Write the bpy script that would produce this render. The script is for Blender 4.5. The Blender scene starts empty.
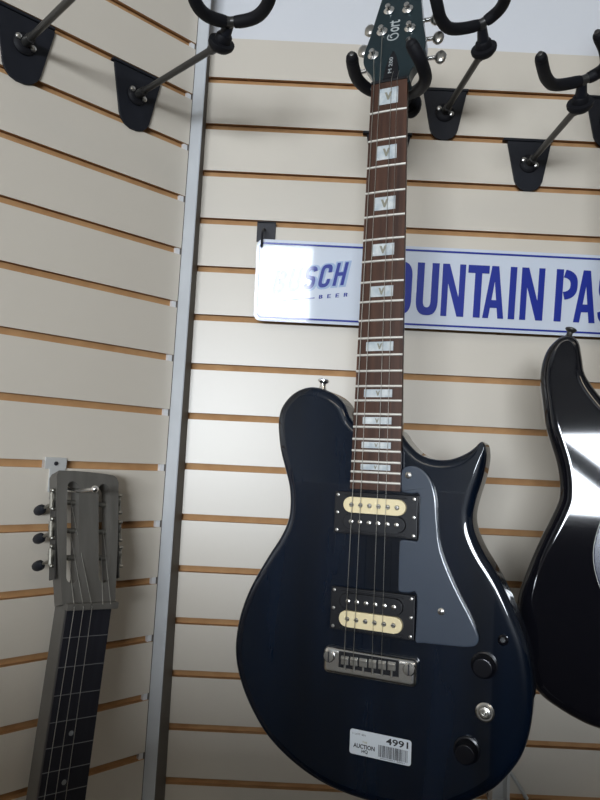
import bpy, bmesh, math, random
from mathutils import Vector, Matrix
random.seed(4)
S = bpy.context.scene
COL = S.collection
MM = 0.001
ZO = 2.13                      # height of the top wall groove above the floor

# ------------------------------------------------------------------ camera
CAM_C = Vector((0.17247, -1.00642, ZO - 0.57869))
CR = Vector((0.998834, -0.0042274, 0.04809118))
CU = Vector((-0.04827378, -0.07665992, 0.99588799))
CF = Vector((0.00052335, 0.99704834, 0.07677461))
FPX = 661.89
cd = bpy.data.cameras.new('camera')
cam = bpy.data.objects.new('camera', cd)
COL.objects.link(cam)
mw = Matrix.Identity(4)
for i in range(3):
    mw[i][0] = CR[i]; mw[i][1] = CU[i]; mw[i][2] = -CF[i]; mw[i][3] = CAM_C[i]
cam.matrix_world = mw
cd.sensor_fit = 'VERTICAL'; cd.sensor_height = 24.0; cd.lens = FPX / 800 * 24.0
cd.clip_start = 0.02
S.camera = cam

# ------------------------------------------------------------------ world, daylight, exposure
S.view_settings.view_transform = 'Standard'
S.view_settings.look = 'None'
S.view_settings.gamma = 1.0
S.view_settings.use_curve_mapping = False
S.view_settings.exposure = 0.0
W = bpy.data.worlds.new('sky'); S.world = W; W.use_nodes = True
bg = W.node_tree.nodes['Background']
bg.inputs[0].default_value = (0.72, 0.82, 1.0, 1); bg.inputs[1].default_value = 1.0

REAR_Y = -4.2
WIN = dict(x0=-1.60, x1=0.25, z0=1.43, z1=2.07)       # shop window behind the photographer
ld = bpy.data.lights.new('window_daylight', 'AREA')
ld.shape = 'RECTANGLE'; ld.size = WIN['x1'] - WIN['x0']; ld.size_y = WIN['z1'] - WIN['z0']
ld.energy = 190.0; ld.color = (0.87, 0.945, 1.03)
lo = bpy.data.objects.new('window_daylight', ld); COL.objects.link(lo)
lo.location = ((WIN['x0'] + WIN['x1']) / 2, REAR_Y - 0.06, (WIN['z0'] + WIN['z1']) / 2)
lo.rotation_euler = (math.radians(90), 0, 0)           # shines towards +y into the shop

for i, (x, y) in enumerate(((-0.9, -2.6), (1.1, -2.2))):        # warm ceiling lamps of the shop
    cl = bpy.data.lights.new('ceiling_lamp', 'AREA'); cl.shape = 'RECTANGLE'; cl.size = 1.2; cl.size_y = 0.3
    cl.energy = 7.0; cl.color = (1.0, 0.86, 0.66)
    co = bpy.data.objects.new('ceiling_lamp', cl); COL.objects.link(co); co.location = (x, y, 2.735)

# ------------------------------------------------------------------ materials
def mat(name, col, rough=0.5, metal=0.0, coat=0.0, spec=0.5, noise=None, coat_rough=0.03, alpha=1.0, trans=0.0, bump=0.0, nscale=(1, 1, 1)):
    m = bpy.data.materials.new(name); m.use_nodes = True
    nt = m.node_tree; b = nt.nodes['Principled BSDF']
    b.inputs['Base Color'].default_value = (*col, 1)
    b.inputs['Roughness'].default_value = rough
    b.inputs['Metallic'].default_value = metal
    b.inputs['Coat Weight'].default_value = coat
    b.inputs['Coat Roughness'].default_value = coat_rough
    b.inputs['Specular IOR Level'].default_value = spec
    b.inputs['Alpha'].default_value = alpha
    b.inputs['Transmission Weight'].default_value = trans
    if noise:
        col2, scale, lo_, hi_ = noise
        tc = nt.nodes.new('ShaderNodeTexCoord'); mp = nt.nodes.new('ShaderNodeMapping')
        nz = nt.nodes.new('ShaderNodeTexNoise'); rp = nt.nodes.new('ShaderNodeValToRGB')
        nz.inputs['Scale'].default_value = scale; nz.inputs['Detail'].default_value = 6
        mp.inputs['Scale'].default_value = nscale
        rp.color_ramp.elements[0].position = lo_; rp.color_ramp.elements[1].position = hi_
        rp.color_ramp.elements[0].color = (*col, 1); rp.color_ramp.elements[1].color = (*col2, 1)
        nt.links.new(tc.outputs['Object'], mp.inputs[0]); nt.links.new(mp.outputs[0], nz.inputs['Vector'])
        nt.links.new(nz.outputs['Fac'], rp.inputs[0]); nt.links.new(rp.outputs[0], b.inputs['Base Color'])
        if bump:
            bp = nt.nodes.new('ShaderNodeBump'); bp.inputs['Strength'].default_value = bump; bp.inputs['Distance'].default_value = 0.001
            nt.links.new(nz.outputs['Fac'], bp.inputs['Height']); nt.links.new(bp.outputs[0], b.inputs['Normal'])
    return m
M = {}
M['slat'] = mat('cream_melamine', (0.590, 0.532, 0.450), 0.38, spec=0.8, noise=((0.615, 0.557, 0.470), 3, 0.3, 0.7))
M['groove'] = mat('brown_fibreboard', (0.39, 0.205, 0.082), 0.8, noise=((0.48, 0.275, 0.12), 40, 0.3, 0.7))
M['paint'] = mat('blue_white_paint', (0.635, 0.64, 0.66), 0.6, noise=((0.655, 0.66, 0.68), 5, 0.3, 0.7))
M['plainwall'] = mat('dull_wall_paint', (0.20, 0.195, 0.185), 0.8)
M['palewall'] = mat('pale_wall_paint', (0.42, 0.42, 0.41), 0.8)
M['partition_white'] = mat('white_shade_partition', (0.72, 0.73, 0.74), 0.7)  # for the added partition, pale so the chrome bridge reflects something bright
M['ceil'] = mat('ceiling_paint', (0.45, 0.45, 0.44), 0.9)
M['floor'] = mat('grey_carpet', (0.07, 0.068, 0.065), 0.95, noise=((0.10, 0.095, 0.09), 60, 0.3, 0.7))
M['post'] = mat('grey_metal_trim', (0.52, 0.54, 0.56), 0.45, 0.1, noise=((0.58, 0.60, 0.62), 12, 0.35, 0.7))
M['postside'] = mat('dark_edge_and_gap_shade', (0.17, 0.155, 0.14), 0.6, 0.2)
M['black'] = mat('black_powder_coat', (0.010, 0.011, 0.015), 0.45, spec=0.25, noise=((0.013, 0.014, 0.019), 60, 0.4, 0.7))
M['foam'] = mat('black_foam_rubber', (0.007, 0.007, 0.009), 0.6, spec=0.2)
M['rod'] = mat('dark_steel_rod', (0.06, 0.058, 0.055), 0.38, 0.6)
M['chrome'] = mat('chrome', (0.86, 0.85, 0.83), 0.2, 1.0)
M['nickel'] = mat('dull_nickel', (0.55, 0.53, 0.49), 0.28, 1.0)
M['blue'] = mat('translucent_blue_gloss', (0.001, 0.0026, 0.006), 0.3, coat=1.0, spec=0.08,
                noise=((0.002, 0.0066, 0.0175), 5, 0.35, 0.7), nscale=(4, 0.5, 1))
M['headface'] = mat('dark_teal_gloss', (0.007, 0.017, 0.021), 0.35, spec=0.25, coat=0.7, noise=((0.011, 0.026, 0.031), 6, 0.35, 0.7))
M['blackgloss'] = mat('black_gloss', (0.004, 0.004, 0.006), 0.04, spec=0.65)
M['knob'] = mat('smoked_black_knob', (0.004, 0.004, 0.006), 0.22, spec=0.35)
M['rosewood'] = mat('brown_rosewood', (0.032, 0.014, 0.009), 0.5, spec=0.25, noise=((0.088, 0.039, 0.023), 10, 0.3, 0.72), nscale=(16, 0.7, 1))
M['ebony'] = mat('black_fingerboard', (0.012, 0.012, 0.017), 0.4, noise=((0.02, 0.02, 0.026), 10, 0.3, 0.7), nscale=(14, 1, 1))
M['pearl'] = mat('pearl_block', (0.38, 0.43, 0.46), 0.3, coat=0.2, noise=((0.62, 0.64, 0.63), 90, 0.35, 0.65))
M['pearlmark'] = mat('gold_grey_inlay', (0.22, 0.21, 0.16), 0.4)
M['fret'] = mat('nickel_fret', (0.80, 0.77, 0.70), 0.45, 0.55)
M['oldnickel'] = mat('tarnished_tuner_metal', (0.26, 0.25, 0.22), 0.38, 0.9)
M['oldfret'] = mat('tarnished_fret', (0.22, 0.22, 0.22), 0.5, 0.5)
M['olddot'] = mat('dull_dot', (0.22, 0.23, 0.23), 0.5)
M['string'] = mat('steel_string', (0.62, 0.60, 0.55), 0.3, 1.0)
M['cream'] = mat('cream_bobbin', (0.78, 0.66, 0.40), 0.35)
M['blackplastic'] = mat('black_plastic', (0.008, 0.008, 0.010), 0.42, spec=0.3)
M['clear'] = mat('smoky_pickguard', (0.042, 0.054, 0.076), 0.22, coat=1.0, noise=((0.052, 0.066, 0.090), 8, 0.3, 0.7))
M['sticker'] = mat('white_sticker', (0.62, 0.66, 0.70), 0.5)
M['ink'] = mat('black_ink', (0.012, 0.012, 0.016), 0.6)
M['goldink'] = mat('gold_ink', (0.30, 0.27, 0.12), 0.6)
M['signwhite'] = mat('white_sign_enamel', (0.60, 0.64, 0.71), 0.45, coat=0.55, coat_rough=0.05, spec=0.25)
M['signblue'] = mat('blue_sign_enamel', (0.010, 0.024, 0.26), 0.45, spec=0.25, coat=0.5, coat_rough=0.05)
M['signpale'] = mat('pale_blue_sign_enamel', (0.34, 0.44, 0.62), 0.45, spec=0.25, coat=0.5, coat_rough=0.05)
M['neckwood'] = mat('grey_brown_gloss_neck', (0.13, 0.12, 0.10), 0.3, coat=0.6)
M['greywood'] = mat('grey_painted_wood', (0.082, 0.076, 0.066), 0.5, noise=((0.118, 0.110, 0.097), 14, 0.3, 0.7), nscale=(6, 1, 1))
M['silver'] = mat('silver_print', (0.52, 0.55, 0.55), 0.4, 0.3)
M['zinc'] = mat('zinc_plate', (0.62, 0.62, 0.60), 0.45, 0.4)
M['whitewood'] = mat('white_window_frame', (0.7, 0.7, 0.7), 0.5)
M['strap_guard'] = mat('navy_pickguard', (0.006, 0.012, 0.04), 0.2, coat=1.0)
M['edgewhite'] = mat('pale_bevel', (0.55, 0.56, 0.52), 0.4)
M['tapeblack'] = mat('black_tape', (0.02, 0.02, 0.025), 0.6)

# ------------------------------------------------------------------ mesh helpers
def at(px, py, Y):
    """point seen at photo pixel (px,py) on the vertical plane Y metres in front of the right wall"""
    d = CR * ((px - 300) / FPX) + CU * ((400 - py) / FPX) + CF
    return CAM_C + d * ((-Y - CAM_C.y) / d.y)

def finish(name, bm, mats, parent=None, smooth=35):
    me = bpy.data.meshes.new(name)
    bmesh.ops.recalc_face_normals(bm, faces=bm.faces)
    bm.to_mesh(me); bm.free()
    if not isinstance(mats, (list, tuple)): mats = [mats]
    for m in mats: me.materials.append(m)
    for p in me.polygons: p.use_smooth = True
    try: me.set_sharp_from_angle(angle=math.radians(smooth))
    except Exception: pass
    o = bpy.data.objects.new(name, me); COL.objects.link(o)
    if parent: o.parent = parent
    ar = [p.area for p in me.polygons]
    if max(ar) > 8 * sum(ar) / len(ar):          # broad flats next to rounded edges stay flat
        wn = o.modifiers.new('weighted_normals', 'WEIGHTED_NORMAL'); wn.weight = 100; wn.keep_sharp = True
    return o

def tag(o, label, cat, group=None):
    o['label'] = label; o['category'] = cat
    if group: o['group'] = group
    return o

def structure(o):
    o['kind'] = 'structure'; return o

def empty(name, mtx, label, cat, group=None):
    o = bpy.data.objects.new(name, None); COL.objects.link(o)
    o.empty_display_size = 0.05; o.matrix_world = mtx
    return tag(o, label, cat, group)

def frame(origin, u, v, n):
    m = Matrix.Identity(4)
    for i in range(3):
        m[i][0] = u[i]; m[i][1] = v[i]; m[i][2] = n[i]; m[i][3] = origin[i]
    return m

def add_box(bm, x0, x1, y0, y1, z0, z1, mi=0, bevel=0.0):
    vs = [bm.verts.new((x, y, z)) for x in (x0, x1) for y in (y0, y1) for z in (z0, z1)]
    q = [(0, 1, 3, 2), (4, 6, 7, 5), (0, 4, 5, 1), (2, 3, 7, 6), (0, 2, 6, 4), (1, 5, 7, 3)]
    fs = []
    for a in q:
        f = bm.faces.new([vs[i] for i in a]); f.material_index = mi; fs.append(f)
    if bevel:
        es = list({e for f in fs for e in f.edges})
        r = bmesh.ops.bevel(bm, geom=es, offset=bevel, segments=2, affect='EDGES', profile=0.5)
        for f in r['faces']: f.material_index = mi

def add_prism(bm, pts, z0, z1, mi=0, bevel=0.0, axis=None):
    """polygon pts (u,v) extruded from n=z0 to n=z1"""
    a = [bm.verts.new((p[0], p[1], z0)) for p in pts]; b = [bm.verts.new((p[0], p[1], z1)) for p in pts]
    n = len(pts); fs = [bm.faces.new(a[::-1]), bm.faces.new(b)]
    for i in range(n):
        fs.append(bm.faces.new((a[i], a[(i + 1) % n], b[(i + 1) % n], b[i])))
    for f in fs: f.material_index = mi
    if bevel:
        r = bmesh.ops.bevel(bm, geom=list(fs[1].edges), offset=bevel, segments=3, affect='EDGES', profile=0.5)
        for f in r['faces']: f.material_index = mi
    return fs

def add_lathe(bm, prof, seg=24, mtx=None, mi=0, squash=(1, 1)):
    """profile (r,h) spun about local z"""
    rings = []
    for r, h in prof:
        if r < 1e-7:
            rings.append([bm.verts.new((0, 0, h))])
        else:
            rings.append([bm.verts.new((r * squash[0] * math.cos(2 * math.pi * i / seg), r * squash[1] * math.sin(2 * math.pi * i / seg), h)) for i in range(seg)])
    new = [v for r in rings for v in r]
    for a, b in zip(rings, rings[1:]):
        for i in range(seg):
            j = (i + 1) % seg
            if len(a) == 1 and len(b) == 1: continue
            if len(a) == 1: f = bm.faces.new((a[0], b[j], b[i]))
            elif len(b) == 1: f = bm.faces.new((a[i], a[j], b[0]))
            else: f = bm.faces.new((a[i], a[j], b[j], b[i]))
            f.material_index = mi
    for r in (rings[0], rings[-1]):
        if len(r) > 1:
            f = bm.faces.new(r); f.material_index = mi
    if mtx is not None:
        for v in new: v.co = mtx @ v.co

def catmull(pts, n=6, closed=False):
    P = [Vector(p) for p in pts]; out = []; N = len(P)
    rng = range(N if closed else N - 1)
    for i in rng:
        if closed: p0, p1, p2, p3 = P[(i - 1) % N], P[i], P[(i + 1) % N], P[(i + 2) % N]
        else: p0, p1, p2, p3 = P[max(i - 1, 0)], P[i], P[i + 1], P[min(i + 2, N - 1)]
        for k in range(n):
            t = k / n
            out.append(0.5 * ((2 * p1) + (p2 - p0) * t + (2 * p0 - 5 * p1 + 4 * p2 - p3) * t * t + (3 * p1 - p0 - 3 * p2 + p3) * t ** 3))
    if not closed: out.append(P[-1])
    return out

def add_tube(bm, pts, r, seg=12, mi=0, cap=True):
    P = [Vector(p) for p in pts]; rings = []
    rr = r if isinstance(r, (list, tuple)) else [r] * len(P)
    t0 = (P[1] - P[0]).normalized()
    ref = Vector((0, 0, 1)) if abs(t0.z) < 0.9 else Vector((1, 0, 0))
    nrm = t0.cross(ref).normalized()
    for i, p in enumerate(P):
        if i == 0: t = P[1] - P[0]
        elif i == len(P) - 1: t = P[-1] - P[-2]
        else: t = P[i + 1] - P[i - 1]
        t.normalize()
        nrm = (nrm - t * nrm.dot(t)).normalized(); bn = t.cross(nrm)
        rings.append([bm.verts.new(p + (nrm * math.cos(2 * math.pi * k / seg) + bn * math.sin(2 * math.pi * k / seg)) * rr[i]) for k in range(seg)])
    for a, b in zip(rings, rings[1:]):
        for k in range(seg):
            f = bm.faces.new((a[k], a[(k + 1) % seg], b[(k + 1) % seg], b[k])); f.material_index = mi
    if cap:
        f = bm.faces.new(rings[0][::-1]); f.material_index = mi
        f = bm.faces.new(rings[-1]); f.material_index = mi

def dome_caps(bm, p, r, mi=0):
    bmesh.ops.create_uvsphere(bm, u_segments=12, v_segments=8, radius=r, matrix=Matrix.Translation(p))

def zto(direction, origin=(0, 0, 0)):
    q = Vector(direction).normalized().to_track_quat('Z', 'Y')
    return Matrix.Translation(origin) @ q.to_matrix().to_4x4()

def add_slab(bm, outline, n_top, n_bot, rh_top, rv_top, rh_bot, rv_bot, mi=0, seg=6, limit=True):
    """solid body from a smooth closed outline with rounded front and back edges"""
    P = [Vector((p[0], p[1])) for p in outline]; N = len(P)
    area = sum(P[i].x * P[(i + 1) % N].y - P[(i + 1) % N].x * P[i].y for i in range(N))
    if area < 0: P.reverse()
    nor, lim = [], []
    for i in range(N):
        a, b, c = P[(i - 3) % N], P[i], P[(i + 3) % N]
        t = (P[(i + 1) % N] - P[(i - 1) % N]).normalized(); nor.append(Vector((t.y, -t.x)))
        A = (b - a).length; B = (c - b).length; Cc = (c - a).length
        cr = (b - a).x * (c - b).y - (b - a).y * (c - b).x
        R = A * B * Cc / (2 * abs(cr) + 1e-12)
        lim.append(min(1.0, 0.55 * R / max(rh_top, rh_bot)) if cr > 0 else 1.0)
    for _ in range(6): lim = [min(lim[i - 1], lim[i], lim[(i + 1) % N]) for i in range(N)]
    for _ in range(24):
        lim = [min(lim[i], 0.25 * lim[i - 1] + 0.5 * lim[i] + 0.25 * lim[(i + 1) % N]) for i in range(N)]
    if not limit: lim = [1.0] * N
    prof = [(rh_top * 1.12, n_top)]
    for k in range(seg + 1):
        a = math.pi / 2 * (1 - k / seg)
        prof.append((rh_top * (1 - math.cos(a)), n_top - rv_top * (1 - math.sin(a))))
    for k in range(seg + 1):
        a = math.pi / 2 * k / seg
        prof.append((rh_bot * (1 - math.cos(a)), n_bot + rv_bot * (1 - math.sin(a))))
    rings = []
    for ins, h in prof:
        rings.append([bm.verts.new((P[i].x - nor[i].x * ins * lim[i], P[i].y - nor[i].y * ins * lim[i], h)) for i in range(N)])
    for a, b in zip(rings, rings[1:]):
        for i in range(N):
            f = bm.faces.new((a[i], a[(i + 1) % N], b[(i + 1) % N], b[i])); f.material_index = mi
    f = bm.faces.new(rings[0]); f.material_index = mi
    f = bm.faces.new(rings[-1][::-1]); f.material_index = mi

_tc = {}
def text_polys(bm, s, fit, depth, mtx=None, mi=0, shear=0.0, bold=0.0, spacing=1.0, n0=0.0):
    """lettering fitted into the box fit=(u0,u1,v0,v1), raised by depth, in local (u,v,n)"""
    cu = bpy.data.curves.new('lettering', 'FONT'); cu.body = s; cu.shear = shear; cu.offset = bold
    cu.space_character = spacing; cu.resolution_u = 4
    ob = bpy.data.objects.new('lettering', cu); COL.objects.link(ob)
    bpy.context.view_layer.update()
    dg = bpy.context.evaluated_depsgraph_get()
    me = bpy.data.meshes.new_from_object(ob.evaluated_get(dg))
    xs = [v.co.x for v in me.vertices]; ys = [v.co.y for v in me.vertices]
    x0, x1, y0, y1 = min(xs), max(xs), min(ys), max(ys)
    u0, u1, v0, v1 = fit
    tb = bmesh.new(); tb.from_mesh(me)
    bmesh.ops.remove_doubles(tb, verts=tb.verts, dist=1e-5)
    top = list(tb.faces)
    r = bmesh.ops.extrude_face_region(tb, geom=top)
    ext = {e for e in r['geom'] if isinstance(e, bmesh.types.BMVert)}
    for v in tb.verts:
        u = u0 + (v.co.x - x0) / (x1 - x0) * (u1 - u0); w = v0 + (v.co.y - y0) / (y1 - y0) * (v1 - v0)
        v.co = Vector((u, w, n0 + (depth if v in ext else 0)))
    if mtx is not None:
        for v in tb.verts: v.co = mtx @ v.co
    mp = {v: bm.verts.new(v.co) for v in tb.verts}
    for f in tb.faces:
        try:
            g = bm.faces.new([mp[v] for v in f.verts]); g.material_index = mi
        except ValueError: pass
    tb.free(); bpy.data.objects.remove(ob); bpy.data.curves.remove(cu); bpy.data.meshes.remove(me)

# ------------------------------------------------------------------ the setting
DL = Vector((-0.73191697, -0.68131784, 0.01017613))       # along the left wall, away from the corner
UL = Vector((0.0078534, 0.00649854, 0.99994805))          # up the left wall
NL = Vector((0.68134857, -0.73195886, -0.00059427))       # out of the left wall
CORNER = Vector((0, 0, ZO))
LEFT = frame(CORNER, -DL, UL, NL)                           # u towards the corner, v up, n out
RIGHT = frame(CORNER, Vector((1, 0, 0)), Vector((0, 0, 1)), Vector((0, -1, 0)))

def slat_wall(name, mtx, u0, u1, grooves, v_bot, v_top, opening=0.0100, mats=None):
    """one slatwall panel: front faces with T-slots cut between them"""
    prof = [(v_bot, -0.019), (v_bot, 0.0)]
    for g in sorted(grooves):
        h = opening / 2
        prof += [(g - h, 0.0), (g - h, -0.0092), (g + h + 0.003, -0.0092), (g + h + 0.003, -0.005), (g + h, -0.005), (g + h, 0.0)]
    prof += [(v_top, 0.0), (v_top, -0.019)]
    bm = bmesh.new()
    A = [bm.verts.new((u0, v, n)) for v, n in prof]; B = [bm.verts.new((u1, v, n)) for v, n in prof]
    for i in range(len(prof)):
        j = (i + 1) % len(prof)
        f = bm.faces.new((A[i], B[i], B[j], A[j]))
        f.material_index = 0 if (prof[i][1] == 0.0 and prof[j][1] == 0.0) else 1
    bm.faces.new(A[::-1]).material_index = 1; bm.faces.new(B).material_index = 1
    o = finish(name, bm, [M['slat'], M['groove']], smooth=20)
    o.matrix_world = mtx
    return structure(o)
G_R = [-k * 0.0762 for k in range(0, 27)]
slat_wall('wall_right', RIGHT, 0.002, 2.3, G_R, -2.1, 0.070)
G_L = [-(k * 0.0821 + 0.0386) for k in range(-7, 25)]
slat_wall('wall_left', LEFT, -1.9, -0.0228, G_L, -2.1, 0.58)
bm = bmesh.new(); add_box(bm, 0.0, 2.32, 0.0195, 0.08, 0.0, 2.75)
structure(finish('wall_upper', bm, M['paint']))
bm = bmesh.new(); add_box(bm, -3.4, 2.6, -4.35, 0.25, -0.04, 0.0)
structure(finish('floor', bm, M['floor']))
bm = bmesh.new(); add_box(bm, -3.4, 2.6, -4.35, 0.25, 2.75, 2.79)
structure(finish('ceiling', bm, M['ceil']))
bm = bmesh.new(); add_box(bm, 2.32, 2.38, -4.26, 0.08, 0, 2.75)
structure(finish('wall_side', bm, M['plainwall']))
bm = bmesh.new(); add_box(bm, -3.26, -3.2, -4.26, -1.0, 0, 2.75); add_box(bm, -3.2, -1.36, -1.06, -1.0, 0, 2.75)
structure(finish('wall_far', bm, M['palewall']))
bm = bmesh.new(); w = WIN
for b in ((-3.2, 2.32, 0, w['z0']), (-3.2, 2.32, w['z1'], 2.75), (-3.2, w['x0'], w['z0'], w['z1']), (w['x1'], 2.32, w['z0'], w['z1'])):
    add_box(bm, b[0], b[1], REAR_Y - 0.06, REAR_Y, b[2], b[3])
structure(finish('wall_rear', bm, M['palewall']))
bm = bmesh.new()
for b in ((w['x0'], w['x0'] + .04, w['z0'], w['z1']), (w['x1'] - .04, w['x1'], w['z0'], w['z1']),
          (w['x0'], w['x1'], w['z0'], w['z0'] + .04), (w['x0'], w['x1'], w['z1'] - .04, w['z1'])):
    add_box(bm, b[0], b[1], REAR_Y - 0.05, REAR_Y + 0.012, b[2], b[3])
structure(finish('window_1', bm, M['whitewood']))
bm = bmesh.new(); add_box(bm, -1.9, -0.35, -1.75, -1.60, 0, 1.50)  # added unseen partition, blocks low daylight to darken the lower left
structure(finish('shade_partition', bm, M['partition_white']))
bm = bmesh.new(); add_box(bm, -0.35, 0.05, -1.75, -1.60, 0, 1.45); add_box(bm, 0.05, 2.3, -1.75, -1.60, 0, 1.39)  # added unseen daylight blocker, dark so the black guitar's reflection stays black
structure(finish('shade_partition_side', bm, M['floor']))
bm = bmesh.new()
add_prism(bm, [(-1.28, 2.07), (-1.08, 2.07), (-0.45, 1.60), (-0.45, 1.45)], -REAR_Y - 0.02, -REAR_Y + 0.02)   # unseen board added across the window, puts a dark band in the black gloss
for v in bm.verts: v.co = Vector((v.co.x, -v.co.z, v.co.y))
structure(finish('added_board', bm, M['floor']))
# corner post: pale face towards the shop, dark edge towards the right wall
bm = bmesh.new()
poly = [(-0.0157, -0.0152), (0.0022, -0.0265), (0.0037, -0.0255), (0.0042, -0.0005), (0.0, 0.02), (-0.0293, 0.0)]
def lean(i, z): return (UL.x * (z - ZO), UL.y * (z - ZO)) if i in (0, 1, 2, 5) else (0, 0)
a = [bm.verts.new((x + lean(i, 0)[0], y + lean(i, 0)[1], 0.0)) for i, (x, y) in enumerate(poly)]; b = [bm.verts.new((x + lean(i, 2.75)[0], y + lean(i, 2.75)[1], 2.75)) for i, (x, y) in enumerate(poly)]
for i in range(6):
    f = bm.faces.new((a[i], a[(i + 1) % 6], b[(i + 1) % 6], b[i])); f.material_index = 1 if i in (2, 5) else 0  # face beside the slats is coloured dark for the shade in the gap
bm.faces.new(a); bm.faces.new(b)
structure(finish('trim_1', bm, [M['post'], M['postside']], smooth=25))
bm = bmesh.new(); add_box(bm, -0.0300, -0.0233, -2.1, 0.58, -0.0105, -0.003)
o = finish('trim_2', bm, M['whitewood']); o.matrix_world = LEFT; structure(o)

# ------------------------------------------------------------------ blue electric guitar
GT = Vector((0.2596198, -0.2785031, ZO - 0.7908725))
GU = Vector((0.91853572, -0.39520645, 0.01019772)); GV = Vector((-0.00138217, 0.02258449, 0.99974398)); GN = Vector((-0.39533558, -0.91831465, 0.02019842))
G = empty('electric_guitar', frame(GT, GU, GV, GN), 'dark blue single-cut electric guitar with price sticker, hung in the middle of the wall', 'guitar')
L = 0.648
BL = [(-20, 243), (-34.6, 251.4), (-43.8, 268.7), (-54.1, 279.2), (-69.5, 286.9), (-86.2, 289.9), (-101.5, 286.4), (-114.2, 277.9), (-124.0, 264.5), (-127.2, 249.9), (-126.4, 235.5), (-122.6, 213.9), (-114.8, 190.4), (-108.8, 170.7), (-106.6, 150), (-108.6, 131), (-117.0, 111.6), (-130.2, 90.6), (-144.5, 66), (-156.0, 42.5), (-164.5, 17.0), (-168.6, -10), (-167.4, -34), (-159.8, -58.3), (-146.3, -83.2), (-125.3, -109.4), (-101.5, -127.7), (-75.0, -141.5), (-49.5, -150.2), (-24.9, -154.6), (0, -156.3), (28, -156), (55, -152.5), (76, -147), (93.9, -139.5), (115.1, -127), (131, -114), (144.5, -97.6), (155.5, -79.4), (162.5, -57.4), (165.9, -33.1), (166.3, -12.1), (164, 8.5), (159.5, 28.8), (151, 50), (139.3, 76), (126.6, 98.5), (113.8, 118.5), (105.6, 136.9), (103.6, 153), (107.5, 172.6), (113.2, 192.4), (116.6, 212.1), (115.9, 224), (114.2, 229.0), (111.8, 230.6), (108.6, 228.6), (105.5, 225.5), (95.7, 217.8), (79.5, 210.8), (62.9, 209.9), (45.8, 214.9), (31.7, 227.5), (22, 240), (10, 243)]
outline = [(p.x * MM, p.y * MM) for p in catmull([(x, y, 0) for x, y in BL], 4, True)]
bm = bmesh.new()
add_slab(bm, outline, -0.0095, -0.052, 0.0105, 0.0070, 0.004, 0.004)
body = finish('body', bm, M['blue'], G, 50)
# neck
bm = bmesh.new()
rows = []
for v in (0.235, 0.26, 0.30, 0.45, 0.60, 0.640, 0.6485):
    wv = (43 + (57 - 43) * (L - v) / (L * (1 - 2 ** (-22 / 12)))) / 2 * MM
    d = 0.021 if v > 0.29 else (0.036 if v < 0.25 else 0.028)
    rows.append([bm.verts.new((wv * math.cos(t) * 0.985, v, -0.005 - d * (math.sin(t) ** 0.8 if math.sin(t) > 0 else 0))) for t in [math.pi * k / 12 for k in range(13)]])
for a, b in zip(rows, rows[1:]):
    for i in range(12): bm.faces.new((a[i], a[i + 1], b[i + 1], b[i]))
    bm.faces.new((a[12], a[0], b[0], b[12]))
bm.faces.new(rows[0]); bm.faces.new(rows[-1])
finish('neck', bm, M['neckwood'], G, 60)
def fbw(v): return (43 + 14 * (L - v) / (L * (1 - 2 ** (-22 / 12)))) / 2 * MM
# fretboard with a gently arched playing face
bm = bmesh.new()
v0, v1 = 0.1735, L - 0.0005
rows = []
for v in (v0, v1):
    hw = fbw(v); rows.append([bm.verts.new((hw * t, v, -0.0009 * t * t)) for t in (-1, -.6, -.2, .2, .6, 1)] + [bm.verts.new((hw, v, -0.0062)), bm.verts.new((-hw, v, -0.0062))])
n = 8
for i in range(n): bm.faces.new((rows[0][i], rows[0][(i + 1) % n], rows[1][(i + 1) % n], rows[1][i]))
bm.faces.new(rows[0]); bm.faces.new(rows[1])
FB = finish('fretboard', bm, M['rosewood'], G, 30)
for k in range(1, 23):
    v = L * 2 ** (-k / 12); hw = fbw(v)
    bm = bmesh.new()
    pts = [(hw * t, v, -0.0009 * t * t + 0.0001) for t in (-1, -.6, -.2, .2, .6, 1)]
    add_tube(bm, pts, 0.0013, 6)
    finish('fret', bm, M['fret'], FB, 60)
for k in (1, 3, 5, 7, 9, 12, 15, 17, 19, 21):
    va = L * 2 ** (-k / 12); vb = L * 2 ** (-(k - 1) / 12); mid = (va + vb) / 2; gap = vb - va
    hh = min(0.0085, gap * 0.27) if k > 1 else 0.0098
    hw = fbw(mid) * (0.53 if k < 12 else 0.60)
    bm = bmesh.new()
    add_box(bm, -hw, hw, mid - hh, mid + hh, -0.001, 0.00022)
    s = min(hh * 0.8, 0.006)
    tri = [(-s * .75, mid + s * .8), (s * .75, mid + s * .8), (s * 0.15, mid - s * .8), (-s * 0.15, mid - s * .8), (-s * .2, mid)]
    add_prism(bm, [tri[0], (-s * .3, mid + s * .8), (0, mid + s * .0), (s * .3, mid + s * .8), tri[1], tri[2], tri[3]], 0.0001, 0.00038, 1)
    finish('inlay', bm, [M['pearl'], M['pearlmark']], FB)
bm = bmesh.new(); add_box(bm, -fbw(L), fbw(L), L - 0.0004, L + 0.0030, -0.006, 0.0008, bevel=0.0005)
finish('nut', bm, M['blackplastic'], G)
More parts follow.
